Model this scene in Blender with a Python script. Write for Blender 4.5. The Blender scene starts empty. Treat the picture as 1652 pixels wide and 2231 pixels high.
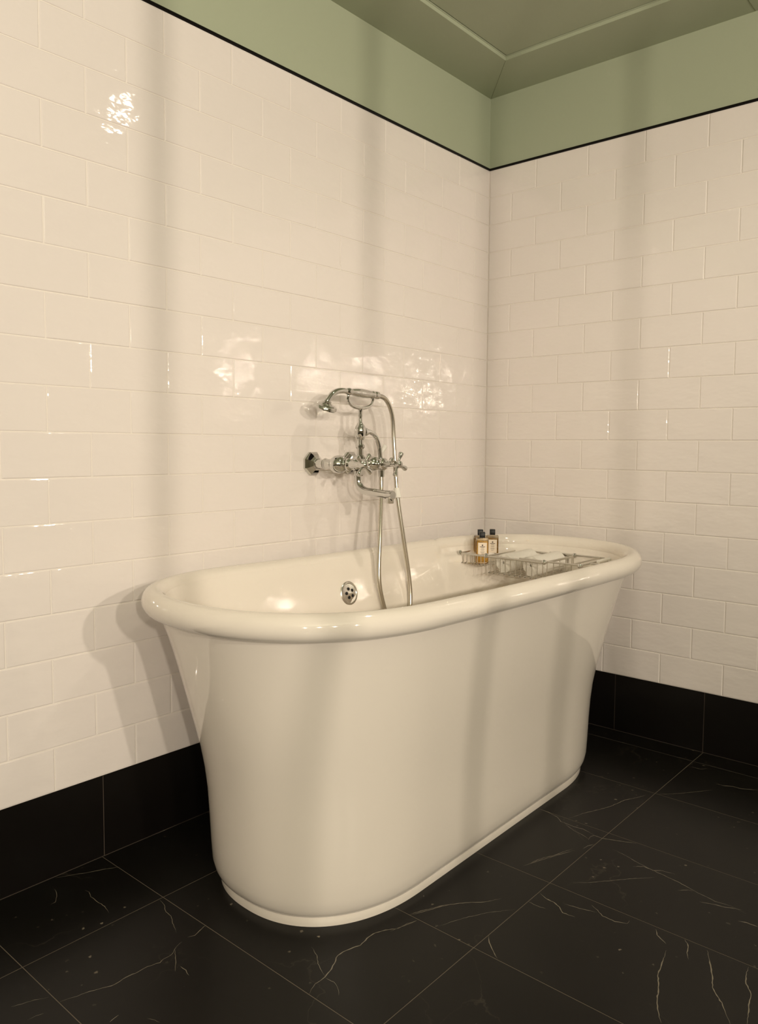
import bpy, bmesh, math, random
from mathutils import Vector, Matrix
random.seed(7)
S = bpy.context.scene
COL = S.collection
PI = math.pi

# ---------------------------------------------------------------- camera
cam_d = bpy.data.cameras.new('camera'); cam = bpy.data.objects.new('camera', cam_d); COL.objects.link(cam)
cam_d.sensor_fit = 'HORIZONTAL'; cam_d.sensor_width = 36.0
cam_d.lens = 1701.18 / 1652 * 36.0
cam_d.shift_x = -(853.36 - 826.0) / 1652; cam_d.shift_y = (1085.34 - 1115.5) / 1652
cam_d.clip_start = 0.05
R_ = Vector((0.760861, 0.648864, 0.008133)); U_ = Vector((-0.050019, 0.046147, 0.997682)); F_ = Vector((-0.646985, 0.759503, -0.067567))
m = Matrix.Identity(4)
for i in range(3):
    m[i][0] = R_[i]; m[i][1] = U_[i]; m[i][2] = -F_[i]
m.translation = Vector((1.666259, -2.506748, 0.973347))
cam.matrix_world = m
S.camera = cam

# ---------------------------------------------------------------- world, exposure, lamps
S.view_settings.view_transform = 'Standard'; S.view_settings.look = 'None'
S.view_settings.gamma = 1.0; S.view_settings.use_curve_mapping = False
S.view_settings.exposure = 0.0
S.cycles.blur_glossy = 0.0; S.cycles.sample_clamp_indirect = 300.0
w = bpy.data.worlds.new('world'); S.world = w; w.use_nodes = True
w.node_tree.nodes['Background'].inputs[0].default_value = (1.0, 0.85, 0.65, 1)
w.node_tree.nodes['Background'].inputs[1].default_value = 0.02

WARM = (1.0, 0.89, 0.73)
def lamp(name, loc, watts, radius, aim, cone, blend=1.0, col=WARM):
    d = bpy.data.lights.new(name, 'SPOT'); d.energy = watts; d.shadow_soft_size = radius; d.color = col
    d.spot_size = math.radians(cone); d.spot_blend = blend
    o = bpy.data.objects.new(name, d); o.location = loc
    o.rotation_euler = Vector(aim).to_track_quat('-Z', 'Y').to_euler(); COL.objects.link(o); return o
# four shaded lamps by the mirror throw their light up and across the room; one downlight sits in the ceiling by the bath
UP = (-1.0, 0.0, 0.25)
LAMPS = [
    ('mirror_lamp', (3.9, -1.92, 1.62), 140, 0.045, (-1.0, -0.12, 0.25), 135),
    ('mirror_lamp', (3.9, -2.85, 1.62), 158, 0.045, UP, 140),
    ('mirror_lamp', (3.9, -3.64, 1.62), 150, 0.045, (-1.0, 0.45, 0.25), 140),
    ('mirror_lamp', (3.9, -4.62, 1.62), 160, 0.045, (-1.0, 0.60, 0.25), 140),
    ('ceiling_downlight', (1.13, -0.84, 2.24), 18, 0.03, (0, 0, -1), 150),
]
for L_ in LAMPS: lamp(*L_)

# ---------------------------------------------------------------- materials
def mat(name, col, rough=0.5, metal=0.0, spec=0.5, coat=0.0, trans=0.0, ior=1.45):
    m = bpy.data.materials.new(name); m.use_nodes = True
    b = m.node_tree.nodes['Principled BSDF']
    b.inputs['Base Color'].default_value = (*col, 1); b.inputs['Roughness'].default_value = rough
    b.inputs['Metallic'].default_value = metal; b.inputs['Specular IOR Level'].default_value = spec
    b.inputs['Coat Weight'].default_value = coat; b.inputs['Transmission Weight'].default_value = trans
    b.inputs['IOR'].default_value = ior
    return m
def nodes(m): return m.node_tree.nodes, m.node_tree.links, m.node_tree.nodes['Principled BSDF']
def noise_bump(m, scale, strength, dist=0.001, detail=2.0, second=None, stretch=None):
    n, l, b = nodes(m)
    g = n.new('ShaderNodeNewGeometry'); vec = g.outputs['Position']
    if stretch:
        mp = n.new('ShaderNodeMapping'); mp.inputs['Scale'].default_value = stretch
        l.new(vec, mp.inputs['Vector']); vec = mp.outputs[0]
    t = n.new('ShaderNodeTexNoise'); t.inputs['Scale'].default_value = scale; t.inputs['Detail'].default_value = detail
    l.new(vec, t.inputs['Vector'])
    u = n.new('ShaderNodeBump'); u.inputs['Strength'].default_value = strength; u.inputs['Distance'].default_value = dist
    l.new(t.outputs['Fac'], u.inputs['Height'])
    if second:
        t2 = n.new('ShaderNodeTexNoise'); t2.inputs['Scale'].default_value = second[0]; t2.inputs['Detail'].default_value = 1.0
        l.new(vec, t2.inputs['Vector'])
        u2 = n.new('ShaderNodeBump'); u2.inputs['Strength'].default_value = second[1]; u2.inputs['Distance'].default_value = second[2]
        l.new(t2.outputs['Fac'], u2.inputs['Height']); l.new(u.outputs[0], u2.inputs['Normal']); u = u2
    l.new(u.outputs[0], b.inputs['Normal'])

M = {}
M['tile'] = mat('glazed_tile', (0.82, 0.757, 0.725), 0.065, spec=1.0)
noise_bump(M['tile'], 13, 1.0, 0.0019, 2.0, second=(55, 1.0, 0.00022), stretch=(1, 1, 2.0))
M['grout'] = mat('tile_grout', (0.80, 0.745, 0.69), 0.75)
M['green'] = mat('green_paint', (0.40, 0.435, 0.315), 0.55, spec=0.3)
noise_bump(M['green'], 260, 0.25, 0.0003)
M['black_trim'] = mat('black_glazed_trim', (0.004, 0.003, 0.0025), 0.25, spec=0.2)
M['black_tile'] = mat('black_stone_skirting', (0.005, 0.004, 0.0035), 0.30, spec=0.3)
M['dark_grout'] = mat('brown_grout', (0.075, 0.055, 0.042), 0.8)
M['enamel'] = mat('white_enamel', (0.82, 0.755, 0.68), 0.05, spec=0.75)
M['chrome'] = mat('polished_chrome', (0.66, 0.655, 0.63), 0.05, metal=1.0)
M['brushed'] = mat('satin_chrome', (0.62, 0.60, 0.55), 0.24, metal=1.0)
M['hose'] = mat('ribbed_steel', (0.60, 0.56, 0.48), 0.22, metal=1.0)
M['ceramic'] = mat('white_ceramic', (0.85, 0.82, 0.76), 0.12)
M['black'] = mat('black_plastic', (0.004, 0.004, 0.004), 0.4, spec=0.3)
M['hole'] = mat('dark_hole', (0.004, 0.003, 0.003), 0.8)
M['towel'] = mat('white_cotton', (0.86, 0.82, 0.75), 0.95, spec=0.1)
noise_bump(M['towel'], 900, 0.8, 0.0015)
M['label'] = mat('cream_paper_label', (0.86, 0.74, 0.60), 0.6)
M['ink'] = mat('dark_ink', (0.10, 0.07, 0.05), 0.7)
M['liquid'] = mat('amber_liquid', (1.0, 0.66, 0.14), 0.03, trans=0.92, ior=1.36)
M['glass'] = mat('clear_glass', (1.0, 0.93, 0.78), 0.02, trans=1.0, ior=1.46)
M['cream_wall'] = mat('cream_wall_paint', (0.38, 0.34, 0.27), 0.6)
M['dark_wood'] = mat('dark_wood', (0.05, 0.035, 0.025), 0.4)

# marble
mm = mat('black_marble', (0.012, 0.0105, 0.009), 0.32, spec=0.22); M['marble'] = mm
n, l, b = nodes(mm)
geo = n.new('ShaderNodeNewGeometry')
ns = n.new('ShaderNodeTexNoise'); ns.inputs['Scale'].default_value = 3.0; ns.inputs['Detail'].default_value = 5
l.new(geo.outputs['Position'], ns.inputs['Vector'])
base = n.new('ShaderNodeMixRGB'); base.inputs[1].default_value = (0.004, 0.0036, 0.0032, 1); base.inputs[2].default_value = (0.0105, 0.0093, 0.0078, 1)
l.new(ns.outputs['Fac'], base.inputs[0])
# small pale flecks
vo = n.new('ShaderNodeTexVoronoi'); vo.inputs['Scale'].default_value = 34; vo.inputs['Randomness'].default_value = 1.0
nd = n.new('ShaderNodeTexNoise'); nd.inputs['Scale'].default_value = 90; nd.inputs['Detail'].default_value = 3
l.new(geo.outputs['Position'], nd.inputs['Vector'])
ad = n.new('ShaderNodeMixRGB'); ad.blend_type = 'ADD'; ad.inputs[0].default_value = 0.012
l.new(geo.outputs['Position'], ad.inputs[1]); l.new(nd.outputs['Color'], ad.inputs[2]); l.new(ad.outputs[0], vo.inputs['Vector'])
r1 = n.new('ShaderNodeMapRange'); r1.inputs[1].default_value = 0.06; r1.inputs[2].default_value = 0.13; r1.inputs[3].default_value = 1; r1.inputs[4].default_value = 0
l.new(vo.outputs['Distance'], r1.inputs[0])
ng = n.new('ShaderNodeTexNoise'); ng.inputs['Scale'].default_value = 7; ng.inputs['Detail'].default_value = 2
l.new(geo.outputs['Position'], ng.inputs['Vector'])
r2 = n.new('ShaderNodeMapRange'); r2.inputs[1].default_value = 0.50; r2.inputs[2].default_value = 0.72; r2.inputs[3].default_value = 0; r2.inputs[4].default_value = 0.85
l.new(ng.outputs['Fac'], r2.inputs[0])
mu = n.new('ShaderNodeMath'); mu.operation = 'MULTIPLY'; l.new(r1.outputs[0], mu.inputs[0]); l.new(r2.outputs[0], mu.inputs[1])
mx = n.new('ShaderNodeMixRGB'); mx.inputs[2].default_value = (0.32, 0.27, 0.20, 1)
l.new(mu.outputs[0], mx.inputs[0]); l.new(base.outputs[0], mx.inputs[1])
# faint hair veins
v2 = n.new('ShaderNodeTexVoronoi'); v2.feature = 'DISTANCE_TO_EDGE'; v2.inputs['Scale'].default_value = 3.1
n2 = n.new('ShaderNodeTexNoise'); n2.inputs['Scale'].default_value = 9; n2.inputs['Detail'].default_value = 5
l.new(geo.outputs['Position'], n2.inputs['Vector'])
a2 = n.new('ShaderNodeMixRGB'); a2.blend_type = 'ADD'; a2.inputs[0].default_value = 0.16
l.new(geo.outputs['Position'], a2.inputs[1]); l.new(n2.outputs['Color'], a2.inputs[2]); l.new(a2.outputs[0], v2.inputs['Vector'])
r3 = n.new('ShaderNodeMapRange'); r3.inputs[1].default_value = 0.0; r3.inputs[2].default_value = 0.006; r3.inputs[3].default_value = 0.22; r3.inputs[4].default_value = 0
l.new(v2.outputs['Distance'], r3.inputs[0])
n3 = n.new('ShaderNodeTexNoise'); n3.inputs['Scale'].default_value = 4; l.new(geo.outputs['Position'], n3.inputs['Vector'])
r4 = n.new('ShaderNodeMapRange'); r4.inputs[1].default_value = 0.5; r4.inputs[2].default_value = 0.65; l.new(n3.outputs['Fac'], r4.inputs[0])
m4 = n.new('ShaderNodeMath'); m4.operation = 'MULTIPLY'; l.new(r3.outputs[0], m4.inputs[0]); l.new(r4.outputs[0], m4.inputs[1])
mx2 = n.new('ShaderNodeMixRGB'); mx2.inputs[2].default_value = (0.12, 0.10, 0.075, 1)
l.new(m4.outputs[0], mx2.inputs[0]); l.new(mx.outputs[0], mx2.inputs[1])
l.new(mx2.outputs[0], b.inputs['Base Color'])
M['vein'] = mat('pale_marble_vein', (0.22, 0.19, 0.14), 0.35)
M['floor_grout'] = mat('floor_grout', (0.13, 0.105, 0.078), 0.7)

# ---------------------------------------------------------------- helpers
class MB:
    def __init__(s): s.v = []; s.f = []; s.mi = []
    def add(s, vs, fs, mi=0):
        o = len(s.v); s.v += [tuple(v) for v in vs]; s.f += [tuple(i + o for i in f) for f in fs]; s.mi += [mi] * len(fs)
    def box(s, lo, hi, mi=0):
        x0, y0, z0 = lo; x1, y1, z1 = hi
        s.add([(x0,y0,z0),(x1,y0,z0),(x1,y1,z0),(x0,y1,z0),(x0,y0,z1),(x1,y0,z1),(x1,y1,z1),(x0,y1,z1)],
              [(0,3,2,1),(4,5,6,7),(0,1,5,4),(1,2,6,5),(2,3,7,6),(3,0,4,7)], mi)
    def tube(s, pts, rad, seg=12, closed=False, cap=True, mi=0):
        pts = [Vector(p) for p in pts]; n = len(pts)
        if not hasattr(rad, '__len__'): rad = [rad] * n
        T = []
        for i in range(n):
            a = pts[(i - 1) % n] if (closed or i > 0) else pts[i]; c = pts[(i + 1) % n] if (closed or i < n - 1) else pts[i]
            T.append((c - a).normalized())
        up = Vector((0, 0, 1)) if abs(T[0].z) < 0.9 else Vector((1, 0, 0))
        nn = (up - T[0] * up.dot(T[0])).normalized(); vs = []
        for i in range(n):
            nn = (nn - T[i] * nn.dot(T[i])).normalized(); bb = T[i].cross(nn)
            for k in range(seg):
                a = 2 * PI * k / seg; vs.append(pts[i] + (nn * math.cos(a) + bb * math.sin(a)) * rad[i])
        fs = []
        for i in range(n if closed else n - 1):
            j = (i + 1) % n
            for k in range(seg):
                k2 = (k + 1) % seg; fs.append((i*seg+k, i*seg+k2, j*seg+k2, j*seg+k))
        if cap and not closed:
            fs.append(tuple(reversed(range(seg)))); fs.append(tuple((n-1)*seg + k for k in range(seg)))
        s.add(vs, fs, mi)
    def lathe(s, prof, org, axis, seg=32, mi=0, twist=None, cap=True):
        """prof = [(distance along axis, radius)]"""
        ax = Vector(axis).normalized(); org = Vector(org)
        up = Vector((0, 0, 1)) if abs(ax.z) < 0.9 else Vector((1, 0, 0))
        e1 = (up - ax * up.dot(ax)).normalized(); e2 = ax.cross(e1); vs = []; fs = []
        for d, r in prof:
            for k in range(seg):
                a = 2 * PI * (k + 0.5) / seg; vs.append(org + ax * d + (e1 * math.cos(a) + e2 * math.sin(a)) * r)
        for i in range(len(prof) - 1):
            for k in range(seg):
                k2 = (k + 1) % seg; fs.append((i*seg+k, i*seg+k2, (i+1)*seg+k2, (i+1)*seg+k))
        if cap:
            fs.append(tuple(reversed(range(seg)))); fs.append(tuple((len(prof)-1)*seg + k for k in range(seg)))
        s.add(vs, fs, mi)
    def sphere(s, c, r, mi=0, seg=16, sc=(1,1,1)):
        c = Vector(c); vs = []; fs = []; h = seg // 2
        for i in range(h + 1):
            t = PI * i / h
            for k in range(seg):
                a = 2 * PI * k / seg; vs.append(c + Vector((math.sin(t)*math.cos(a)*r*sc[0], math.sin(t)*math.sin(a)*r*sc[1], math.cos(t)*r*sc[2])))
        for i in range(h):
            for k in range(seg): fs.append((i*seg+k, (i+1)*seg+k, (i+1)*seg+(k+1)%seg, i*seg+(k+1)%seg))
        s.add(vs, fs, mi)
    def build(s, name, mats, parent=None, smooth=True, bevel=0, merge=True, sharp=35):
        me = bpy.data.meshes.new(name); me.from_pydata(s.v, [], s.f)
        for mt in (mats if isinstance(mats, (list, tuple)) else [mats]): me.materials.append(mt)
        for p, i in zip(me.polygons, s.mi): p.material_index = i
        bm = bmesh.new(); bm.from_mesh(me)
        if merge: bmesh.ops.remove_doubles(bm, verts=bm.verts, dist=1e-6)
        bmesh.ops.recalc_face_normals(bm, faces=bm.faces)
        if smooth:
            for f in bm.faces: f.smooth = True
            for e in bm.edges:
                if len(e.link_faces) == 2 and e.calc_face_angle(0) > math.radians(sharp): e.smooth = False
        bm.to_mesh(me); bm.free()
        o = bpy.data.objects.new(name, me); COL.objects.link(o)
        if bevel:
            bv = o.modifiers.new('bevel', 'BEVEL'); bv.width = bevel; bv.segments = 3; bv.limit_method = 'ANGLE'
        if parent is not None: set_parent(o, parent)
        return o
def set_parent(o, p):
    # meshes are written in world metres; keep them there while their thing has its own base point
    o.parent = p
    q = p; base = Vector((0, 0, 0))
    while q is not None: base += q.location; q = q.parent
    o.data.transform(Matrix.Translation(-base))
def thing(name, label, cat, loc=(0, 0, 0), group=None):
    o = bpy.data.objects.new(name, None); COL.objects.link(o); o.location = loc; o.empty_display_size = 0.05
    o['label'] = label; o['category'] = cat
    if group: o['group'] = group
    return o
def struct(o): o['kind'] = 'structure'; return o
def spline(pts, sub=8):
    pts = [Vector(p) for p in pts]; out = []
    P = [pts[0] * 2 - pts[1]] + pts + [pts[-1] * 2 - pts[-2]]
    for i in range(1, len(P) - 2):
        a, b_, c, d = P[i-1], P[i], P[i+1], P[i+2]
        for k in range(sub):
            t = k / sub
            out.append(0.5 * ((2*b_) + (c - a)*t + (2*a - 5*b_ + 4*c - d)*t*t + (3*b_ - a - 3*c + d)*t**3))
    out.append(pts[-1]); return out

# ---------------------------------------------------------------- room shell
ZS, ZT, ZC = 0.1955, 1.9965, 2.258           # skirting top, tile top, ceiling
XR, YF = 4.1, -5.2                           # far side wall, wall behind the camera
BACK = 0.008
def wall_tiles(mb, P, length, first_even, first_odd):
    """P(u, z, d): u along the wall from the corner, d out of the wall. Pillow-edged tiles in running bond."""
    rows = 18; rh = (ZT - ZS) / rows; W = 0.201; g = 0.0009; bv = 0.0022
    for j in range(rows):
        z0 = ZS + j * rh; z1 = z0 + rh
        u = (first_even if j % 2 == 0 else first_odd) - 2 * W
        while u < length:
            a, c = max(u, 0.0), min(u + W, length); u += W
            if c - a < 0.004: continue
            a += g; c -= g; t = [random.uniform(-0.00035, 0.00035) for _ in range(4)]
            zz0 = z0 + g; zz1 = z1 - g
            o = [(a, zz0), (c, zz0), (c, zz1), (a, zz1)]; q = [(a+bv, zz0+bv), (c-bv, zz0+bv), (c-bv, zz1-bv), (a+bv, zz1-bv)]
            h = [(a+bv*.35, zz0+bv*.35), (c-bv*.35, zz0+bv*.35), (c-bv*.35, zz1-bv*.35), (a+bv*.35, zz1-bv*.35)]
            vs = [P(x, z, -0.0026) for x, z in o] + [P(x, z, -0.0007) for x, z in h] + [P(x, z, e) for (x, z), e in zip(q, t)]
            fs = [(8, 9, 10, 11)] + [(k, (k+1) % 4, 4 + (k+1) % 4, 4 + k) for k in range(4)] + [(4+k, 4+(k+1) % 4, 8+(k+1) % 4, 8+k) for k in range(4)]
            mb.add(vs, fs, 1)
def make_wall(name, P, length, fe, fo):
    mb = MB()
    q = lambda u0, u1, z0, z1, d, mi: mb.add([P(u0, z0, d), P(u1, z0, d), P(u1, z1, d), P(u0, z1, d)], [(0, 1, 2, 3)], mi)
    # wall body, grout bed and the painted band above the tiles
    for (d0, d1, z0, z1, mi) in ((-0.12, -BACK, -0.02, ZS, 0), (-0.12, -0.0018, ZS, ZT + 0.002, 0), (-0.12, -0.003, ZT + 0.002, ZC + 0.1, 2)):
        vs = [P(u, z, d) for z in (z0, z1) for (u, d) in ((-0.01, d0), (length, d0), (length, d1), (-0.01, d1))]
        mb.add(vs, [(0,1,2,3),(4,5,6,7),(0,1,5,4),(1,2,6,5),(2,3,7,6),(3,0,4,7)], mi)
    wall_tiles(mb, P, length, fe, fo)
    return struct(mb.build(name, [M['grout'], M['tile'], M['green']], merge=False, sharp=12))
PL = lambda u, z, d: (d, -u, z)
PR = lambda u, z, d: (u, -d, z)
make_wall('wall_left', PL, 5.2, 0.0918, 0.1924)
make_wall('wall_back', PR, XR, 0.0965, 0.197)
# walls behind the camera
mb = MB(); mb.box((XR, YF, -0.02), (XR + 0.1, 0.1, ZC + 0.1)); struct(mb.build('wall_right', M['cream_wall']))
mb = MB(); mb.box((-0.1, YF - 0.1, -0.02), (XR + 0.1, YF, ZC + 0.1)); struct(mb.build('wall_front', M['cream_wall']))
# slim post added outside the frame to cast the vertical shadow bands
mb = MB(); mb.box((1.735, -1.6605, 0.0), (1.765, -1.6235, ZC)); struct(mb.build('shadow_post', M['cream_wall']))

# skirting of black stone, 300 mm pieces
def skirting(name, P, length, first):
    mb = MB(); d0, d1 = -BACK, -0.0008; g = 0.0011
    vs = [P(u, z, d) for z in (0.0, ZS - 0.0008) for (u, d) in ((0, d0), (length, d0), (length, d1 - 0.0012), (0, d1 - 0.0012))]
    mb.add(vs, [(0,1,2,3),(4,5,6,7),(0,1,5,4),(1,2,6,5),(2,3,7,6),(3,0,4,7)], 1)
    u = first - 0.3
    while u < length:
        a, c = max(u, 0) + g, min(u + 0.3, length) - g; u += 0.3
        if c - a < 0.004: continue
        vs = [P(x, z, d) for z in (0.0016, ZS - 0.0006) for (x, d) in ((a, d0 + 0.001), (c, d0 + 0.001), (c, d1), (a, d1))]
        mb.add(vs, [(0,1,2,3),(4,5,6,7),(0,1,5,4),(1,2,6,5),(2,3,7,6),(3,0,4,7)], 0)
    return struct(mb.build(name, [M['black_tile'], M['dark_grout']], merge=False))
skirting('baseboard_left', PL, 5.2, 0.085)
skirting('baseboard_back', PR, 2.3, 0.2475)

# black pencil tile above the white tiles
def pencil(name, P, length, first):
    mb = MB(); u = first - 0.2
    prof = [(-0.004, 0.0), (0.0010, 0.0), (0.0035, 0.0015), (0.0042, 0.0042), (0.0035, 0.007), (0.0010, 0.0085), (-0.004, 0.0085)]
    while u < length:
        a, c = max(u, 0) + 0.0004, min(u + 0.2, length) - 0.0004; u += 0.2
        if c - a < 0.004: continue
        k = len(prof); vs = [P(x, ZT + z, d) for x in (a, c) for d, z in prof]
        fs = [(i, i+1, k+i+1, k+i) for i in range(k-1)] + [tuple(range(k)), tuple(range(2*k-1, k-1, -1))]
        mb.add(vs, fs)
    mb2 = mb
    return struct(mb2.build(name, M['black_trim'], merge=False, sharp=50))
pencil('trim_2', PL, 5.2, 0.102)
pencil('trim_3', PR, 2.3, 0.105)

# floor
mb = MB()
mb.box((-0.12, YF - 0.1, -0.12), (XR + 0.1, 0.12, -0.0003), 1)
gx = [0.249 + 0.6 * k for k in range(-1, 7)]; gy = [-0.09 - 0.3 * k for k in range(-1, 19)]
g = 0.0010
for i in range(len(gx) - 1):
    for j in range(len(gy) - 1):
        x0, x1 = max(gx[i], -0.002) + g, min(gx[i+1], XR) - g; y1, y0 = min(gy[j], 0.002) - g, max(gy[j+1], YF) + g
        if x1 - x0 < 0.01 or y1 - y0 < 0.01: continue
        mb.add([(x0,y0,0),(x1,y0,0),(x1,y1,0),(x0,y1,0),(x0-0.0006,y0-0.0006,-0.0006),(x1+0.0006,y0-0.0006,-0.0006),(x1+0.0006,y1+0.0006,-0.0006),(x0-0.0006,y1+0.0006,-0.0006)],
               [(0,1,2,3),(0,4,5,1),(1,5,6,2),(2,6,7,3),(3,7,4,0)], 0)
VEINS = [
(1.0, [(0.004,-1.706), (0.018,-1.681), (0.038,-1.645), (0.055,-1.611), (0.071,-1.585)]),
(0.8, [(0.099,-1.688), (0.111,-1.684), (0.131,-1.691), (0.166,-1.691), (0.186,-1.690), (0.215,-1.697)]),
(0.7, [(0.251,-1.600), (0.276,-1.604), (0.294,-1.615), (0.320,-1.618), (0.343,-1.629), (0.376,-1.643)]),
(1.2, [(0.399,-1.589), (0.405,-1.608), (0.410,-1.624), (0.404,-1.636)]),
(1.0, [(0.408,-1.652), (0.410,-1.661), (0.417,-1.675), (0.426,-1.686), (0.426,-1.705), (0.429,-1.715), (0.422,-1.737), (0.422,-1.755), (0.418,-1.779), (0.420,-1.799), (0.419,-1.809), (0.412,-1.821), (0.403,-1.842), (0.398,-1.861), (0.388,-1.888)]),
(0.7, [(0.417,-1.675), (0.440,-1.688), (0.457,-1.699), (0.472,-1.711)]),
(0.9, [(0.467,-1.696), (0.484,-1.696), (0.501,-1.701)]),
(0.6, [(0.338,-1.950), (0.344,-1.933), (0.351,-1.915), (0.363,-1.896)]),
(0.5, [(0.390,-1.945), (0.391,-1.931), (0.394,-1.918)]),
(0.7, [(0.095,-1.763), (0.093,-1.751), (0.076,-1.739), (0.055,-1.730), (0.043,-1.730)]),
(0.9, [(0.498,-1.857), (0.496,-1.848), (0.494,-1.838)]),
(0.7, [(0.539,-1.811), (0.551,-1.805), (0.562,-1.802)]),
(1.4, [(0.703,-1.590), (0.696,-1.579), (0.691,-1.564), (0.692,-1.539), (0.684,-1.516), (0.677,-1.500), (0.666,-1.481), (0.668,-1.459), (0.678,-1.430), (0.674,-1.406), (0.674,-1.382), (0.684,-1.362), (0.700,-1.340), (0.703,-1.317), (0.711,-1.295)]),
(0.7, [(0.692,-1.539), (0.673,-1.531), (0.655,-1.522), (0.636,-1.507), (0.611,-1.496)]),
(0.7, [(0.694,-1.540), (0.713,-1.539), (0.727,-1.543), (0.744,-1.557)]),
(0.8, [(0.687,-1.289), (0.697,-1.265), (0.711,-1.237), (0.721,-1.216), (0.742,-1.190)]),
(0.9, [(0.694,-1.359), (0.701,-1.333), (0.712,-1.296)]),
(1.0, [(0.690,-1.291), (0.709,-1.248), (0.727,-1.209), (0.751,-1.177), (0.779,-1.150), (0.800,-1.114)]),
(0.7, [(0.757,-1.280), (0.779,-1.225), (0.807,-1.176), (0.843,-1.129)]),
(1.2, [(0.850,-1.239), (0.864,-1.257), (0.885,-1.275), (0.902,-1.288)]),
(1.7, [(0.854,-1.041), (0.873,-1.051), (0.892,-1.051), (0.910,-1.059), (0.925,-1.073), (0.951,-1.070)]),
(1.1, [(0.850,-1.086), (0.872,-1.087), (0.891,-1.084)]),
(1.2, [(0.958,-1.007), (0.976,-1.017), (0.993,-1.028), (1.021,-1.029), (1.043,-1.020), (1.042,-1.006)]),
(0.8, [(0.911,-1.042), (0.944,-1.035), (0.979,-1.025)]),
(1.4, [(1.095,-0.999), (1.104,-1.015), (1.119,-1.025), (1.128,-1.031)]),
(1.5, [(1.136,-1.051), (1.141,-1.077), (1.146,-1.106), (1.152,-1.134), (1.165,-1.163), (1.176,-1.198), (1.188,-1.223), (1.202,-1.246)]),
(1.3, [(1.150,-0.993), (1.162,-1.007), (1.169,-1.031), (1.178,-1.049)]),
(1.5, [(1.196,-0.998), (1.212,-1.032), (1.226,-1.062), (1.239,-1.098), (1.256,-1.120), (1.264,-1.128), (1.279,-1.151), (1.292,-1.171)]),
(1.4, [(1.271,-0.996), (1.275,-1.027), (1.282,-1.048), (1.297,-1.070), (1.301,-1.096), (1.308,-1.126), (1.313,-1.152)]),
(1.4, [(1.128,-0.843), (1.148,-0.834), (1.170,-0.829), (1.206,-0.813)]),
(1.4, [(1.211,-0.860), (1.226,-0.854), (1.249,-0.854)]),
(1.3, [(0.961,-0.802), (0.980,-0.785), (1.003,-0.787), (1.016,-0.776), (1.047,-0.769)]),
(0.9, [(0.892,-0.759), (0.929,-0.767), (0.973,-0.781), (1.014,-0.789), (1.062,-0.796), (1.112,-0.811), (1.153,-0.819), (1.184,-0.814), (1.217,-0.822)]),
(0.8, [(0.888,-0.957), (0.917,-0.929), (0.951,-0.888), (0.986,-0.847), (1.018,-0.813)]),
(0.8, [(0.768,-0.968), (0.786,-0.917), (0.806,-0.868), (0.825,-0.824)]),
(0.8, [(1.076,-0.831), (1.094,-0.813), (1.103,-0.811)]),
(1.1, [(0.647,-0.690), (0.680,-0.692), (0.711,-0.701), (0.729,-0.716), (0.767,-0.719), (0.792,-0.715), (0.809,-0.719), (0.828,-0.726)]),
(1.2, [(0.826,-0.756), (0.823,-0.739), (0.828,-0.726), (0.848,-0.727), (0.869,-0.718), (0.893,-0.707), (0.924,-0.695)]),
(1.0, [(0.736,-0.686), (0.744,-0.664), (0.752,-0.634), (0.770,-0.597), (0.790,-0.547), (0.801,-0.490), (0.821,-0.452), (0.834,-0.417)]),
(0.9, [(0.745,-0.722), (0.777,-0.738), (0.807,-0.744), (0.827,-0.754)]),
(0.8, [(0.853,-0.394), (0.891,-0.358), (0.925,-0.313), (0.965,-0.259)]),
(1.5, [(0.958,-0.211), (0.981,-0.209), (1.000,-0.196), (1.023,-0.197), (1.062,-0.174)]),
(0.8, [(0.852,-0.140), (0.871,-0.136), (0.888,-0.136), (0.902,-0.116)]),
(0.8, [(0.771,-0.955), (0.783,-0.911), (0.797,-0.882), (0.807,-0.852), (0.817,-0.822)]),
(1.0, [(0.837,-0.804), (0.839,-0.785), (0.847,-0.764)])]

def vein_strip(mb, width, pts):
    fine = []
    for (a, c) in zip(pts[:-1], pts[1:]):
        L = math.hypot(c[0]-a[0], c[1]-a[1]); k = max(2, int(L / 0.006))
        for i in range(k):
            t = i / k; fine.append((a[0] + (c[0]-a[0])*t, a[1] + (c[1]-a[1])*t))
    fine.append(pts[-1]); n = len(fine); out = []
    for i, p in enumerate(fine):
        a = fine[max(i-1, 0)]; c = fine[min(i+1, n-1)]
        dx, dy = c[0]-a[0], c[1]-a[1]; L = math.hypot(dx, dy) or 1
        nx, ny = -dy/L, dx/L; wob = random.uniform(-0.0008, 0.0008)
        e = min(1.0, 4.0 * min(i, n-1-i) / n + 0.15)
        wv = width * 0.00068 * e * random.uniform(0.45, 1.25)
        out += [(p[0]+nx*(wob+wv), p[1]+ny*(wob+wv), 0.00012), (p[0]+nx*(wob-wv), p[1]+ny*(wob-wv), 0.00012)]
    mb.add(out, [(2*i, 2*i+2, 2*i+3, 2*i+1) for i in range(n-1)], 2)
for wd, pts in VEINS: vein_strip(mb, wd, pts)
struct(mb.build('floor', [M['marble'], M['floor_grout'], M['vein']], merge=False, smooth=False))

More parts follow.
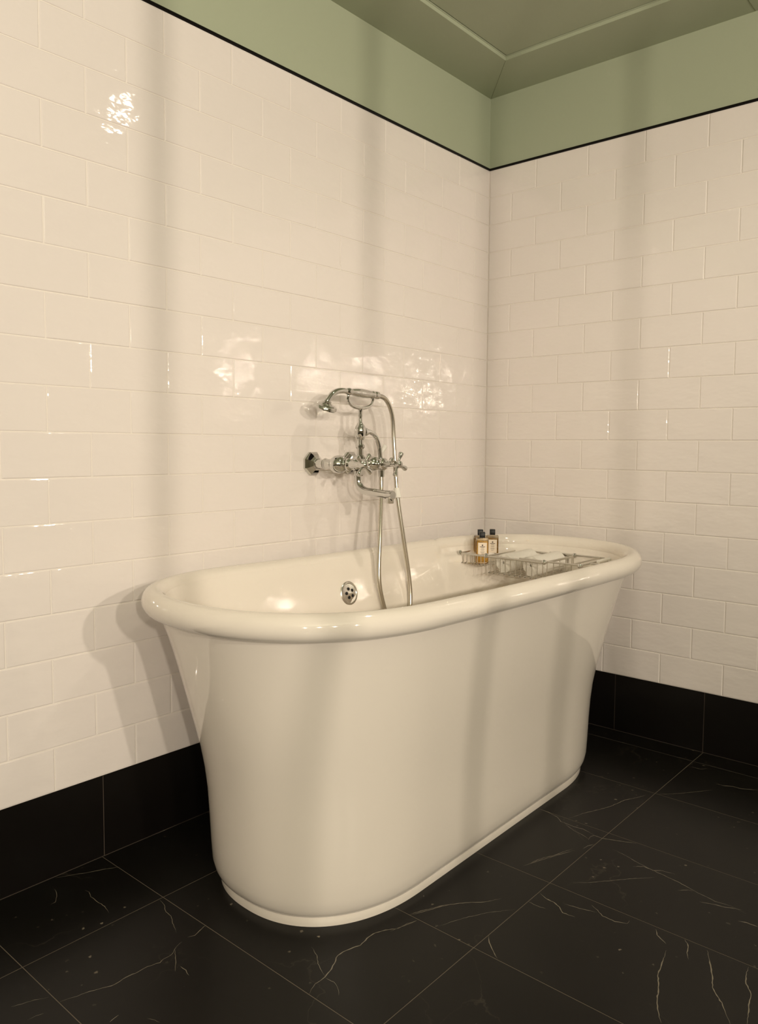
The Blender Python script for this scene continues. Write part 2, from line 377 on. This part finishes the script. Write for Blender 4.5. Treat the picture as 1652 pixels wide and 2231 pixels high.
# ceiling with a sunk centre panel
bx0, by0 = 0.196, -0.212; bx1, by1 = XR - 0.196, YF + 0.2
mb = MB(); Z = ZC
mb.box((-0.1, YF - 0.1, Z + 0.03), (XR + 0.1, 0.12, Z + 0.12))
def ring(o, i_, zo, zi, mi=0):
    (ox0, oy0, ox1, oy1), (ix0, iy0, ix1, iy1) = o, i_
    mb.add([(ox0,oy0,zo),(ox1,oy0,zo),(ox1,oy1,zo),(ox0,oy1,zo),(ix0,iy0,zi),(ix1,iy0,zi),(ix1,iy1,zi),(ix0,iy1,zi)],
           [(0,1,5,4),(1,2,6,5),(2,3,7,6),(3,0,4,7)], mi)
R0 = (-0.02, 0.02, XR, YF)
def inset(e): return (bx0 + e, by0 - e, bx1 - e, by1 + e)
ring(R0, inset(0), Z, Z)
ring(inset(0), inset(0.0015), Z, Z + 0.0095)
ring(inset(0.0015), inset(0.005), Z + 0.0095, Z + 0.0105)
ring(inset(0.005), inset(0.005), Z + 0.0105, Z + 0.016)
ring(inset(0.005), inset(0.008), Z + 0.016, Z + 0.016)
ring(inset(0.008), inset(0.008), Z + 0.016, Z + 0.012)
i8 = inset(0.008); mb.add([(i8[0], i8[1], Z+0.012), (i8[2], i8[1], Z+0.012), (i8[2], i8[3], Z+0.012), (i8[0], i8[3], Z+0.012)], [(0,1,2,3)])
struct(mb.build('ceiling', M['green'], merge=False, smooth=False))
M['seam'] = mat('board_joint', (0.16, 0.17, 0.10), 0.8)
mb = MB()   # the mitre and the board joint, hairline fillets standing on the soffit
mb.tube([(0.003, -0.003, Z), (bx0, by0, Z)], 0.0006, 6); struct(mb.build('trim_4', M['seam']))
mb = MB(); mb.tube([(0.923, 0.0, Z), (0.923, -0.21, Z)], 0.0009, 6); struct(mb.build('trim_5', M['seam']))

# ---------------------------------------------------------------- bathtub
TC = Vector((0.413, -0.8695)); ROT = -0.0243; RA, RS, RE, RM = 0.3582, 0.3893, 0.4001, 2.229
RB = RS + RE; ZR = 0.6338; RH = 0.027; RW = 0.0253; K2 = 0.0086
NT = 560
def plan(a, bb, e, mexp, i):
    t = -PI + 2 * PI * (i + 0.5) / NT; c, s = math.cos(t), math.sin(t)
    S_ = bb - e
    x = a * math.copysign(abs(c) ** (2/mexp), c); y0 = e * math.copysign(abs(s) ** (2/mexp), s)
    nx = math.copysign(abs(x/a) ** (mexp-1) / a, c); ny = math.copysign(abs(y0/e) ** (mexp-1) / e, s)
    L = math.hypot(nx, ny); return x, y0 + math.copysign(S_, s), nx / L, ny / L
# even spacing along the outline, straight flanks included
def outline(a, bb, e, mexp, n=560):
    raw = [plan(a, bb, e, mexp, i) for i in range(NT)]
    pts = raw + [raw[0]]; d = [0.0]
    for p, q in zip(pts[:-1], pts[1:]): d.append(d[-1] + math.hypot(q[0]-p[0], q[1]-p[1]))
    out = []; j = 0
    for k in range(n):
        s = d[-1] * k / n
        while d[j+1] < s: j += 1
        t = (s - d[j]) / (d[j+1] - d[j] + 1e-12); p, q = pts[j], pts[j+1]
        v = [p[i] + (q[i]-p[i]) * t for i in range(4)]; L = math.hypot(v[2], v[3]) or 1
        out.append((v[0], v[1], v[2]/L, v[3]/L))
    return out
def W2(x, y, z):
    c, s = math.cos(ROT), math.sin(ROT); return (TC.x + x*c - y*s, TC.y + x*s + y*c, z)
def rise(y): return K2 * (y / RB) ** 2
def loft(mb, rings, closed_top=False, cap=False, mi=0):
    n = len(rings[0]); vs = [p for r in rings for p in r]; fs = []
    for i in range(len(rings) - 1):
        for k in range(n): fs.append((i*n+k, i*n+(k+1) % n, (i+1)*n+(k+1) % n, (i+1)*n+k))
    if cap: fs.append(tuple((len(rings)-1)*n + k for k in range(n)))
    mb.add(vs, fs, mi)
N = 300
def body_ring(a, bb, e, mexp, z, blend):
    """blend 1 at the foot (slight taper), 0 at the rim"""
    r = []
    for x, y, nx, ny in outline(a, bb, e, mexp, N):
        xx = x * (1 - 0.0617 * y * blend) - 0.0232 * y * blend
        r.append(W2(xx, y, z + (rise(y) * (1 - blend))))
    return r
prof = [  # z, half width, half length, end length, exponent, blend
    (0.018, 0.228, 0.622, 0.30, 2.28, 1), (0.0185, 0.2335, 0.628, 0.30, 2.28, 1), (0.022, 0.2385, 0.634, 0.305, 2.27, 1), (0.030, 0.2435, 0.6405, 0.31, 2.26, 1), (0.042, 0.2475, 0.646, 0.312, 2.25, 1),
    (0.060, 0.2500, 0.6500, 0.315, 2.25, 1), (0.10, 0.2515, 0.6530, 0.318, 2.25, 1), (0.16, 0.2535, 0.6560, 0.322, 2.25, 0.97), (0.22, 0.2565, 0.6605, 0.328, 2.24, 0.9),
    (0.27, 0.2600, 0.6670, 0.334, 2.24, 0.8), (0.32, 0.2665, 0.6765, 0.341, 2.23, 0.66), (0.37, 0.2750, 0.6890, 0.350, 2.23, 0.5),
    (0.42, 0.2835, 0.7015, 0.357, 2.23, 0.35), (0.47, 0.2925, 0.7140, 0.363, 2.23, 0.22), (0.52, 0.3015, 0.7270, 0.368, 2.23, 0.12), (0.56, 0.3095, 0.7390, 0.372, 2.23, 0.05),
    (0.585, 0.3155, 0.7475, 0.375, 2.229, 0.0), (0.61, 0.3215, 0.7545, 0.378, 2.229, 0.0), (0.632, 0.326, 0.758, 0.379, 2.229, 0.0)]
tub = thing('bathtub', 'large freestanding white enamel bath with thick rolled rim beside the tiled corner', 'bathtub', (TC.x, TC.y, 0))
mb = MB(); loft(mb, [body_ring(a, bb, e, me_, z, bl) for z, a, bb, e, me_, bl in prof])
tub_body = mb.build('outer_shell', M['enamel'], tub, sharp=50)
# plinth
mb = MB(); loft(mb, [body_ring(0.2349 + d, 0.6298 + d, 0.3006, 2.277, z, 1) for z, d in ((0.0, 0.0), (0.006, 0.0004), (0.015, 0.0), (0.019, -0.0015), (0.0195, -0.012))])
mb.build('plinth', M['enamel'], tub, sharp=50)
# rolled rim
path = outline(RA - RW, RB - RW, RE - RW, RM, N)
def far_w(x, y):
    """1 at the far end, where the inside wall drops to a narrow ledge for the rack"""
    y0 = 0.405 if x < 0 else 0.56
    t = min(1, max(0, (y - y0) / 0.03)); return t * t * (3 - 2 * t)
mb = MB(); rings = []
for k in range(28):
    ph = 2 * PI * k / 28; r = []
    for x, y, nx, ny in path:
        dz = RH * math.sin(ph); dn = RW * math.cos(ph)
        notch = 0.0045 * max(0.0, 1 - abs((y - 0.43) / 0.02)) if x < 0 else 0.0
        r.append(W2(x + nx*dn, y + ny*dn, ZR + dz + rise(y) - (notch if dz > 0 else 0)))
    rings.append(r)
rings.append(rings[0]); loft(mb, rings); mb.build('rolled_rim', M['enamel'], tub, sharp=60)
# inside
def inner_ring(off_near, z_near, off_far, z_far, ex=0.0):
    r = []
    for x, y, nx, ny in path:
        wf = far_w(x, y); o_ = off_near * (1 - wf) + off_far * wf; z = z_near * (1 - wf) + z_far * wf
        ends = abs(ny) ** 2
        o2 = o_ + ex * ends
        r.append(W2(x - nx*o2, y - ny*o2, z + rise(y) * max(0, (z - 0.3) / 0.35)))
    return r
rows_in = [(0.012, 0.655, 0.012, 0.655, 0), (0.0200, 0.648, 0.0195, 0.645, 0), (0.0275, 0.636, 0.0245, 0.630, 0), (0.0330, 0.621, 0.0270, 0.618, 0), (0.0365, 0.608, 0.0290, 0.611, 0),
           (0.0400, 0.596, 0.0400, 0.606, 0.0), (0.0425, 0.588, 0.0475, 0.603, 0.0), (0.0450, 0.580, 0.0515, 0.596, 0.0), (0.0490, 0.565, 0.0540, 0.582, 0.002),
           (0.0600, 0.53, 0.0620, 0.54, 0.006), (0.0740, 0.47, 0.0750, 0.47, 0.015), (0.0880, 0.39, 0.0880, 0.39, 0.03), (0.1000, 0.30, 0.1000, 0.30, 0.055), (0.1120, 0.23, 0.1120, 0.23, 0.08),
           (0.1300, 0.195, 0.1300, 0.195, 0.10), (0.1600, 0.172, 0.1600, 0.172, 0.12), (0.2050, 0.162, 0.2050, 0.162, 0.14), (0.2700, 0.158, 0.2700, 0.158, 0.16)]
mb = MB(); loft(mb, [inner_ring(*r) for r in rows_in], cap=True)
mb.build('inner_basin', M['enamel'], tub, sharp=60)
# overflow grille on the wall-side inner face
oc = Vector((0.1325, -0.893, 0.5475)); on = Vector((0.975, 0.015, 0.22)).normalized()
mb = MB(); mb.lathe([(-0.012, 0.030), (0.0, 0.034), (0.0022, 0.0345), (0.0040, 0.0325), (0.0046, 0.0285), (0.0030, 0.0270), (0.0032, 0.0200), (0.0050, 0.0100), (0.0054, 0.0001)], oc, on, 40)
ov = mb.build('overflow_cover', M['brushed'], tub)
mb = MB(); e1 = (Vector((0,0,1)) - on*on.z).normalized(); e2 = on.cross(e1)
for k in range(5):
    a = 2*PI*k/5 + 0.25; c = oc + on*0.0030 + (e1*math.cos(a) + e2*math.sin(a)) * 0.0128
    mb.lathe([(0.0, 0.0046), (0.0024, 0.0046)], c, on, 14)
mb.build('drain_holes', M['hole'], ov)

# ---------------------------------------------------------------- bath mixer on the wall
X0 = 0.105; YN, YFAR, YM = -0.905, -0.752, -0.826; ZM = 0.918
mx_ = thing('bath_mixer', 'chrome wall-mounted bath mixer with cross handles above the bath rim', 'tap', (0.0, YM, ZM))
for yy in (YN - 0.008, YFAR - 0.002):
    mb = MB(); mb.lathe([(-0.001, 0.0365), (0.007, 0.0365), (0.017, 0.028), (0.024, 0.0175), (0.027, 0.016)], (0, yy, ZM), (1, 0, 0), 8); mb.build('wall_rose', M['chrome'], mx_, sharp=20)
    mb = MB(); mb.lathe([(0.02, 0.0135), (0.052, 0.0125), (0.054, 0.0155), (0.058, 0.017), (0.063, 0.0155), (0.068, 0.0135), (0.085, 0.0165), (0.105, 0.014)], (0, yy, ZM), (1, 0, 0), 24); mb.build('inlet_leg', M['chrome'], mx_)
mb = MB()
mb.lathe([(-0.022, 0.002), (-0.020, 0.011), (-0.013, 0.019), (-0.003, 0.0245), (0.009, 0.0265), (0.021, 0.0245), (0.029, 0.0190), (0.034, 0.0140), (0.039, 0.0165), (0.046, 0.0165), (0.050, 0.0125), (0.066, 0.0125), (0.070, 0.0185), (0.080, 0.0205), (0.092, 0.0205), (0.102, 0.0185), (0.106, 0.0125),
          (0.122, 0.0125), (0.126, 0.0160), (0.132, 0.0160), (0.136, 0.0135), (0.142, 0.0185), (0.154, 0.0225), (0.166, 0.021), (0.176, 0.0165), (0.182, 0.010), (0.184, 0.002)], (X0, YN - 0.012, ZM), (0, 1, 0), 28)
mb.build('valve_body', M['chrome'], mx_)
def cross_handle(yy, rot, arms):
    mb = MB(); mb.lathe([(0.0, 0.014), (0.016, 0.0150), (0.020, 0.0175), (0.026, 0.0175), (0.030, 0.0115), (0.052, 0.0085), (0.060, 0.0075), (0.066, 0.0100), (0.078, 0.0115), (0.088, 0.0100), (0.092, 0.0060), (0.093, 0.0005)], (X0 + 0.012, yy, ZM), (1, 0, 0), 24)
    h = mb.build('cross_handle', M['chrome'], mx_)
    for k in range(arms):
        a = rot + 2*PI*k/arms; d = Vector((0.10, math.cos(a), math.sin(a))).normalized()
        c0 = Vector((X0 + 0.088, yy, ZM))
        mb = MB(); mb.lathe([(0.004, 0.0042), (0.012, 0.0040), (0.018, 0.0046), (0.026, 0.0066), (0.033, 0.0078), (0.0365, 0.0072), (0.038, 0.004), (0.0383, 0.0003)], c0, d, 16)
        mb.build('handle_arm', M['chrome'], h)
    return h
cross_handle(YN + 0.004, PI/4 + 0.1, 4)
cross_handle(YFAR, math.radians(68), 4)
# index ring on the near end of the body
mb = MB(); rr = [(X0 + 0.006 + 0.0085*math.cos(2*PI*k/24), YN - 0.012 - 0.011 + 0.004*abs(math.cos(2*PI*k/24)), ZM - 0.004 + 0.0105*math.sin(2*PI*k/24)) for k in range(24)]
mb.tube(rr, 0.0009, 6, closed=True); mb.build('index_ring', M['black'], mx_)
# riser with diverter
mb = MB()
mb.lathe([(0.010, 0.0135), (0.018, 0.0150), (0.022, 0.0150), (0.026, 0.0105), (0.044, 0.0100), (0.048, 0.0135), (0.054, 0.0140), (0.058, 0.0100), (0.070, 0.0095), (0.074, 0.0130), (0.080, 0.0140), (0.086, 0.0165), (0.098, 0.0175), (0.108, 0.0155), (0.116, 0.0100), (0.122, 0.0066), (0.134, 0.0055), (0.142, 0.0068), (0.150, 0.0052), (0.158, 0.0070), (0.163, 0.0090)], (X0, YM + 0.008, ZM), (0, 0, 1), 28)
mb.build('riser', M['chrome'], mx_)
# cradle: a U of white-glazed metal opening upwards along the wall direction
cy_, cz_ = YM + 0.008, ZM + 0.163
mb = MB(); pts = []
for k in range(29):
    a = PI + PI*k/28; pts.append((X0, cy_ + 0.052*math.cos(a), cz_ + 0.022 + 0.022*math.sin(a)))
mb.tube(pts, [0.0040 + 0.0014*math.sin(PI*k/28) for k in range(29)], 12)
for sgn in (-1, 1):
    mb.tube([(X0, cy_ + sgn*0.052, cz_ + 0.020), (X0, cy_ + sgn*0.054, cz_ + 0.026), (X0, cy_ + sgn*0.052, cz_ + 0.0325)], [0.0040, 0.0052, 0.0062], 12)
mb.build('cradle', M['chrome'], mx_)
# spout
mb = MB(); sp = spline([(X0, YM, ZM - 0.012), (X0, YM, ZM - 0.045), (X0 + 0.006, YM, ZM - 0.066), (X0 + 0.028, YM, ZM - 0.078), (X0 + 0.070, YM, ZM - 0.082), (X0 + 0.125, YM, ZM - 0.086)], 8)
mb.tube(sp, 0.0118, 20)
mb.lathe([(0.020, 0.0160), (0.032, 0.0160), (0.035, 0.0135)], (X0, YM, ZM), (0, 0, -1), 24)
so = mb.build('spout', M['chrome'], mx_)
mb = MB(); mb.lathe([(-0.016, 0.0125), (0.004, 0.0135), (0.010, 0.0125), (0.011, 0.0001)], (X0 + 0.125, YM, ZM - 0.086), (1, 0, -0.05), 24)
mb.lathe([(-0.002, 0.0112), (0.020, 0.0118), (0.0235, 0.0105), (0.0225, 0.0085)], (X0 + 0.123, YM, ZM - 0.086), (0, 0, -1), 20)
mb.build('spout_nozzle', M['chrome'], so)
# link pipe from the diverter to the hose union
mb = MB(); lp = spline([(X0, YM + 0.016, ZM + 0.094), (X0, YM + 0.045, ZM + 0.095), (X0 + 0.002, YM + 0.072, ZM + 0.083), (X0 + 0.003, YM + 0.088, ZM + 0.055), (X0 + 0.004, YM + 0.094, ZM + 0.020), (X0 + 0.006, YM + 0.097, ZM - 0.012)], 8)
mb.tube(lp, 0.0072, 16)
mb.lathe([(0.016, 0.0105), (0.022, 0.0105), (0.023, 0.0130), (0.030, 0.0130), (0.031, 0.0100), (0.038, 0.0098)], (X0, YM, ZM + 0.094), (0, 1, 0), 20)
mb.lathe([(0.0, 0.0098), (0.004, 0.0120), (0.014, 0.0120), (0.017, 0.0092), (0.036, 0.0088)], (X0 + 0.006, YM + 0.097, ZM - 0.004), (0, 0, -1), 20)
mb.build('hose_union', M['chrome'], mx_)
mb = MB(); mb.lathe([(0.0, 0.0045), (0.008, 0.0050), (0.012, 0.0042), (0.020, 0.0060), (0.030, 0.0075), (0.036, 0.0070), (0.038, 0.0030)], (X0 + 0.004, YM + 0.092, ZM + 0.024), (0.1, 0.55, 0.83), 16)
mb.build('diverter_lever', M['ceramic'], mx_)

# hand shower resting in the cradle
hs = thing('hand_shower', 'chrome telephone-style hand shower lying in the cradle above the mixer', 'shower head', (X0, cy_, cz_ + 0.05))
A0 = Vector((X0, -0.874, 1.1265)); A1 = Vector((X0, -0.742, 1.1215)); ax = (A1 - A0).normalized(); L = (A1 - A0).length
mb = MB(); mb.lathe([(-0.004, 0.0080), (0.0, 0.0098), (0.005, 0.0112), (0.010, 0.0112), (0.014, 0.0095), (0.020, 0.0102), (0.038, 0.0128), (0.060, 0.0140), (0.082, 0.0130), (0.100, 0.0104), (0.105, 0.0120), (0.112, 0.0125), (0.116, 0.0105), (0.121, 0.0122), (L, 0.0118), (L + 0.003, 0.0092)], A0, ax, 28)
mb.build('grip', M['chrome'], hs)
nk = spline([A0, (X0, -0.892, 1.1275), (X0 - 0.002, -0.914, 1.1245), (X0 - 0.004, -0.932, 1.1145), (X0 - 0.006, -0.946, 1.099), (X0 - 0.008, -0.952, 1.090)], 8)
mb = MB(); mb.tube(nk, [0.0078 + 0.0008*math.sin(PI*i/len(nk)) for i in range(len(nk))], 18); mb.build('neck', M['chrome'], hs)
hn = Vector((-0.42, -0.02, -0.90)).normalized(); hc = Vector((X0 - 0.006, -0.948, 1.098))
mb = MB(); mb.lathe([(-0.004, 0.0085), (0.000, 0.0100), (0.002, 0.0135), (0.005, 0.0135), (0.0065, 0.0125), (0.008, 0.0170), (0.010, 0.0185), (0.0105, 0.0235), (0.013, 0.0270), (0.0135, 0.0315), (0.016, 0.0335), (0.0215, 0.0345), (0.0235, 0.0335), (0.0238, 0.0290), (0.0222, 0.0280), (0.0222, 0.0005)], hc, hn, 40)
mb.build('rose_head', M['chrome'], hs)
mb = MB(); mb.lathe([(0.0225, 0.0275), (0.0233, 0.0265), (0.0237, 0.0005)], hc, hn, 32); mb.build('spray_plate', M['black'], hs)
mb = MB(); mb.lathe([(-0.020, 0.0085), (-0.014, 0.0092), (0.004, 0.0120), (0.010, 0.0125), (0.011, 0.0075)], (0.1245, -0.670, 0.823), (0.13, 0.02, -1.0), 20)
CLIP_ = mb

# ribbed hose
hp = [A1 + ax*0.001, (X0, -0.712, 1.1155), (X0 + 0.001, -0.690, 1.094), (X0 + 0.002, -0.675, 1.055), (0.108, -0.669, 0.988), (0.115, -0.670, 0.917), (0.125, -0.670, 0.819), (0.142, -0.660, 0.691), (0.157, -0.648, 0.563), (0.166, -0.652, 0.49),
      (0.170, -0.672, 0.445), (0.171, -0.712, 0.425), (0.169, -0.752, 0.448), (0.164, -0.776, 0.50), (0.155, -0.787, 0.58), (0.140, -0.767, 0.70), (0.125, -0.747, 0.781), (0.114, -0.733, 0.84), (X0 + 0.006, YM + 0.097, ZM - 0.038)]
sm = spline(hp, 12); d = [0.0]
for a, c in zip(sm[:-1], sm[1:]): d.append(d[-1] + (c - a).length)
ptsh, radh = [], []; s_ = 0.0; j = 0; pitch = 0.0034; q = 0
while s_ < d[-1]:
    while d[j+1] < s_: j += 1
    t = (s_ - d[j]) / (d[j+1] - d[j]); ptsh.append(sm[j].lerp(sm[j+1], t)); radh.append(0.0070 if q % 2 else 0.0061); q += 1; s_ += pitch / 2
mb = MB(); mb.tube(ptsh, radh, 14)
hose = mb.build('shower_hose', M['hose'], sharp=80)
CLIP_.build('hose_sleeve', M['ceramic'], hose)
hose['label'] = 'long ribbed metal shower hose looping down into the bath from the hand shower'; hose['category'] = 'hose'

# ---------------------------------------------------------------- wire rack across the far end of the bath
ZK = 0.6125; YA, YB = -0.366, -0.163
rack = thing('bath_rack', 'chrome wire bath rack with baskets hung across the far end of the bath', 'bath rack', (0.36, -0.26, ZK))
XS = [0.148, 0.253, 0.467]; XE = 0.588
mb = MB(); rw = 0.0036
corner = [(XS[0], YA, ZK), (XS[2], YA, ZK), (XS[2], YB, ZK), (XS[0], YB, ZK)]
for a, c in zip(corner, corner[1:] + corner[:1]): mb.tube([a, c], rw, 10)
mb.tube([(XS[1], YA, ZK), (XS[1], YB, ZK)], rw * 0.8, 8)
mb.build('frame', M['brushed'], rack)
mb = MB()
for yy in (YA + 0.004, YB - 0.004):
    mb.tube([(XS[2] - 0.09, yy, ZK + 0.004), (XE, yy, ZK + 0.004)], 0.0031, 10)
mb.tube([(XE, YA + 0.004, ZK + 0.004), (XE, YB - 0.004, ZK + 0.004)], 0.0031, 10)
mb.tube([(XE - 0.028, YA + 0.004, ZK + 0.004), (XE - 0.028, YB - 0.004, ZK + 0.004)], 0.0024, 10)
mb.build('sliding_extension', M['brushed'], rack)
# arms that rest the rack on the ledge inside the rim
for pts_ in ([(XS[0], -0.30, ZK), (0.112, -0.30, ZK - 0.002), (0.104, -0.30, ZK - 0.0045)],
             [(XS[0], YB - 0.05, ZK), (0.124, YB - 0.05, ZK - 0.002), (0.118, YB - 0.05, ZK - 0.0045)],
             [(XE, -0.30, ZK + 0.004), (0.672, -0.30, ZK), (0.682, -0.30, ZK - 0.004)],
             [(XE, YB - 0.05, ZK + 0.004), (0.655, YB - 0.05, ZK), (0.664, YB - 0.05, ZK - 0.004)]):
    mb = MB(); mb.tube(pts_, 0.0026, 8); mb.build('support_arm', M['brushed'], rack)
mb = MB(); mb.tube([(XE + 0.012, YB - 0.002, ZK + 0.006), (XE + 0.012, -0.265, ZK + 0.006)], 0.0062, 12); mb.build('rubber_sleeve', M['ceramic'], rack)
for x, y in ((XS[0], YA), (XS[1], YA), (XS[2], YA), (XS[0], YB), (XS[2], YB), (XE, YA + 0.004), (XE, YB - 0.004)):
    mb = MB(); mb.sphere((x, y, ZK + 0.002), 0.0084, seg=16); mb.build('corner_knob', M['chrome'], rack)
wr = 0.0016
def basket(x0, x1, dep, nx_, name, lw=0.006):
    mb = MB()
    for k in range(nx_):
        x = x0 + (x1 - x0) * k / (nx_ - 1)
        mb.tube(spline([(x, YA, ZK), (x, YA + 0.001, ZK - dep + 0.006), (x, YA + 0.008, ZK - dep), (x, YB - 0.008, ZK - dep), (x, YB - 0.001, ZK - dep + 0.006), (x, YB, ZK)], 3), wr, 6)
    for y in (YA + 0.012, -0.30, -0.23, YB - 0.012): mb.tube([(x0, y, ZK - dep - wr), (x1, y, ZK - dep - wr)], wr, 6)
    return mb.build(name, M['brushed'], rack, merge=False)
basket(XS[0] + 0.014, XS[1] - 0.006, 0.031, 7, 'bottle_tray')
basket(XS[1] + 0.016, XS[2] - 0.004, 0.052, 11, 'towel_basket')
for i in range(5):
    mb = MB(); y = YA + 0.02 + i * (YB - YA - 0.04) / 4
    mb.tube(spline([(XS[2], y, ZK), (XS[2] - 0.001, y, ZK - 0.046), (XS[2] - 0.008, y, ZK - 0.052)], 3), wr, 6)
    mb.build('side_wire', M['brushed'], rack)

# ---------------------------------------------------------------- toiletry bottles in the tray
ZB = ZK - 0.031 + 0.0015
def bottle(loc, rz, label, hgt=0.084):
    t = thing('toiletry_bottle', label, 'bottle', loc, 'toiletry bottles in the bath rack')
    w_, d_ = 0.0205, 0.0115
    def ring_(w, d, z, r=0.004):
        out = []
        for cx_, cy2, a0 in ((w-r, d-r, 0), (-w+r, d-r, PI/2), (-w+r, -d+r, PI), (w-r, -d+r, 1.5*PI)):
            for k in range(5): a = a0 + PI/2*k/4; out.append((cx_ + r*math.cos(a), cy2 + r*math.sin(a), z))
        return out
    def loft_(mb, rs):
        n_ = len(rs[0]); vs = [p for r in rs for p in r]; fs = [(i*n_+k, i*n_+(k+1) % n_, (i+1)*n_+(k+1) % n_, (i+1)*n_+k) for i in range(len(rs)-1) for k in range(n_)]
        fs.append(tuple(range(n_))); fs.append(tuple((len(rs)-1)*n_+k for k in range(n_))); mb.add(vs, fs)
    def raw(mb, name, mt, par):
        o = mb.build(name, mt, None, sharp=40); o.parent = par; return o
    mb = MB(); loft_(mb, [ring_(w_-0.002, d_-0.002, 0, 0.003), ring_(w_, d_, 0.002), ring_(w_, d_, hgt-0.002), ring_(w_-0.0015, d_-0.0015, hgt, 0.003)]); g_ = raw(mb, 'glass_body', M['glass'], t)
    mb = MB(); loft_(mb, [ring_(w_-0.0016, d_-0.0016, 0.0045, 0.003), ring_(w_-0.0016, d_-0.0016, hgt-0.009, 0.003)]); raw(mb, 'liquid_fill', M['liquid'], g_)
    mb = MB(); mb.lathe([(hgt-0.0005, 0.0065), (hgt+0.003, 0.0065)], (0, 0, 0), (0, 0, 1), 20); raw(mb, 'neck', M['glass'], t)
    mb = MB(); loft_(mb, [ring_(0.0088, 0.0088, hgt+0.002, 0.002), ring_(0.0090, 0.0090, hgt+0.003, 0.002), ring_(0.0090, 0.0090, hgt+0.0195, 0.002), ring_(0.0084, 0.0084, hgt+0.0205, 0.002)]); raw(mb, 'cap', M['black'], t)
    mb = MB(); mb.box((-0.0148, -d_-0.0005, 0.024), (0.0148, -d_-0.0001, 0.070)); lb = raw(mb, 'paper_label', M['label'], t)
    mb = MB()
    for z, wd, h_ in ((0.0615, 0.0022, 0.0022), (0.0565, 0.0085, 0.0010), (0.0525, 0.0050, 0.0005), (0.0480, 0.0065, 0.0004), (0.0450, 0.0055, 0.0004), (0.0400, 0.0070, 0.0004), (0.0370, 0.0060, 0.0004), (0.0330, 0.0045, 0.0004)):
        mb.box((-wd, -d_-0.0007, z-h_), (wd, -d_-0.0004, z+h_))
    raw(mb, 'label_print', M['ink'], lb)
    t.rotation_euler = (0, 0, rz); return t
bottle((0.2190, -0.340, ZB), 0.70, 'small amber toiletry bottle with black cap, nearest of three in the bath rack')
bottle((0.1710, -0.280, ZB), 0.72, 'small amber bottle almost hidden behind the nearest bottle, only its black cap showing')
bottle((0.1960, -0.243, ZB), 0.66, 'small pale amber toiletry bottle standing right of and behind the front one')

# ---------------------------------------------------------------- rolled face cloths in the basket
def rolled_cloth(p0, p1, rad, label):
    p0 = Vector(p0); p1 = Vector(p1); axv = (p1 - p0).normalized(); L = (p1 - p0).length
    t = thing('rolled_towel', label, 'towel', tuple((p0 + p1) / 2), 'rolled face cloths in the bath rack')
    upv = Vector((0, 0, 1)); e1 = (upv - axv*axv.z).normalized(); e2 = axv.cross(e1)
    turns = 4.6; nseg = 150; th_ = 0.0064; prof_ = []
    for k in range(nseg + 1):
        a = 2*PI*turns*k/nseg; r = 0.0006 + (rad - 0.0006 - th_)*k/nseg; prof_.append((a, r))
    mb = MB(); cols = 10; vs = []; fs = []
    for i in range(cols + 1):
        s = L * i / cols
        for side in (0, 1):
            for a, r in prof_:
                edge = 0.0012 * math.sin(7*a) if i in (0, cols) else 0.0
                puff = 0.0010 * math.sin(9*s/L + 2*a)
                rr_ = r + (th_ * 0.92 if side else 0.0) + puff * (r / rad)
                vs.append(p0 + axv*(s + edge) + (e1*math.cos(a) + e2*math.sin(a)) * rr_)
    m1 = nseg + 1; row = 2 * m1
    for i in range(cols):
        for side in (0, 1):
            for k in range(nseg):
                b0 = i*row + side*m1 + k; fs.append((b0, b0+1, b0+row+1, b0+row))
        for k in (0, nseg): fs.append((i*row+k, i*row+m1+k, (i+1)*row+m1+k, (i+1)*row+k))
    for i in (0, cols):
        for k in range(nseg): fs.append((i*row+k, i*row+k+1, i*row+m1+k+1, i*row+m1+k))
    mb.add(vs, fs); mb.build('cloth_roll', M['towel'], t, merge=False, sharp=80)
    # fill so the core is not hollow
    return t
rolled_cloth((0.312, -0.352, ZK - 0.052 + 0.0345), (0.310, -0.180, ZK - 0.052 + 0.0345), 0.0335, 'white rolled face cloth in the bath rack, next to the amber bottles')
rolled_cloth((0.412, -0.350, ZK - 0.052 + 0.0350), (0.410, -0.176, ZK - 0.052 + 0.0350), 0.0340, 'white rolled face cloth in the bath rack, farther from the bottles')
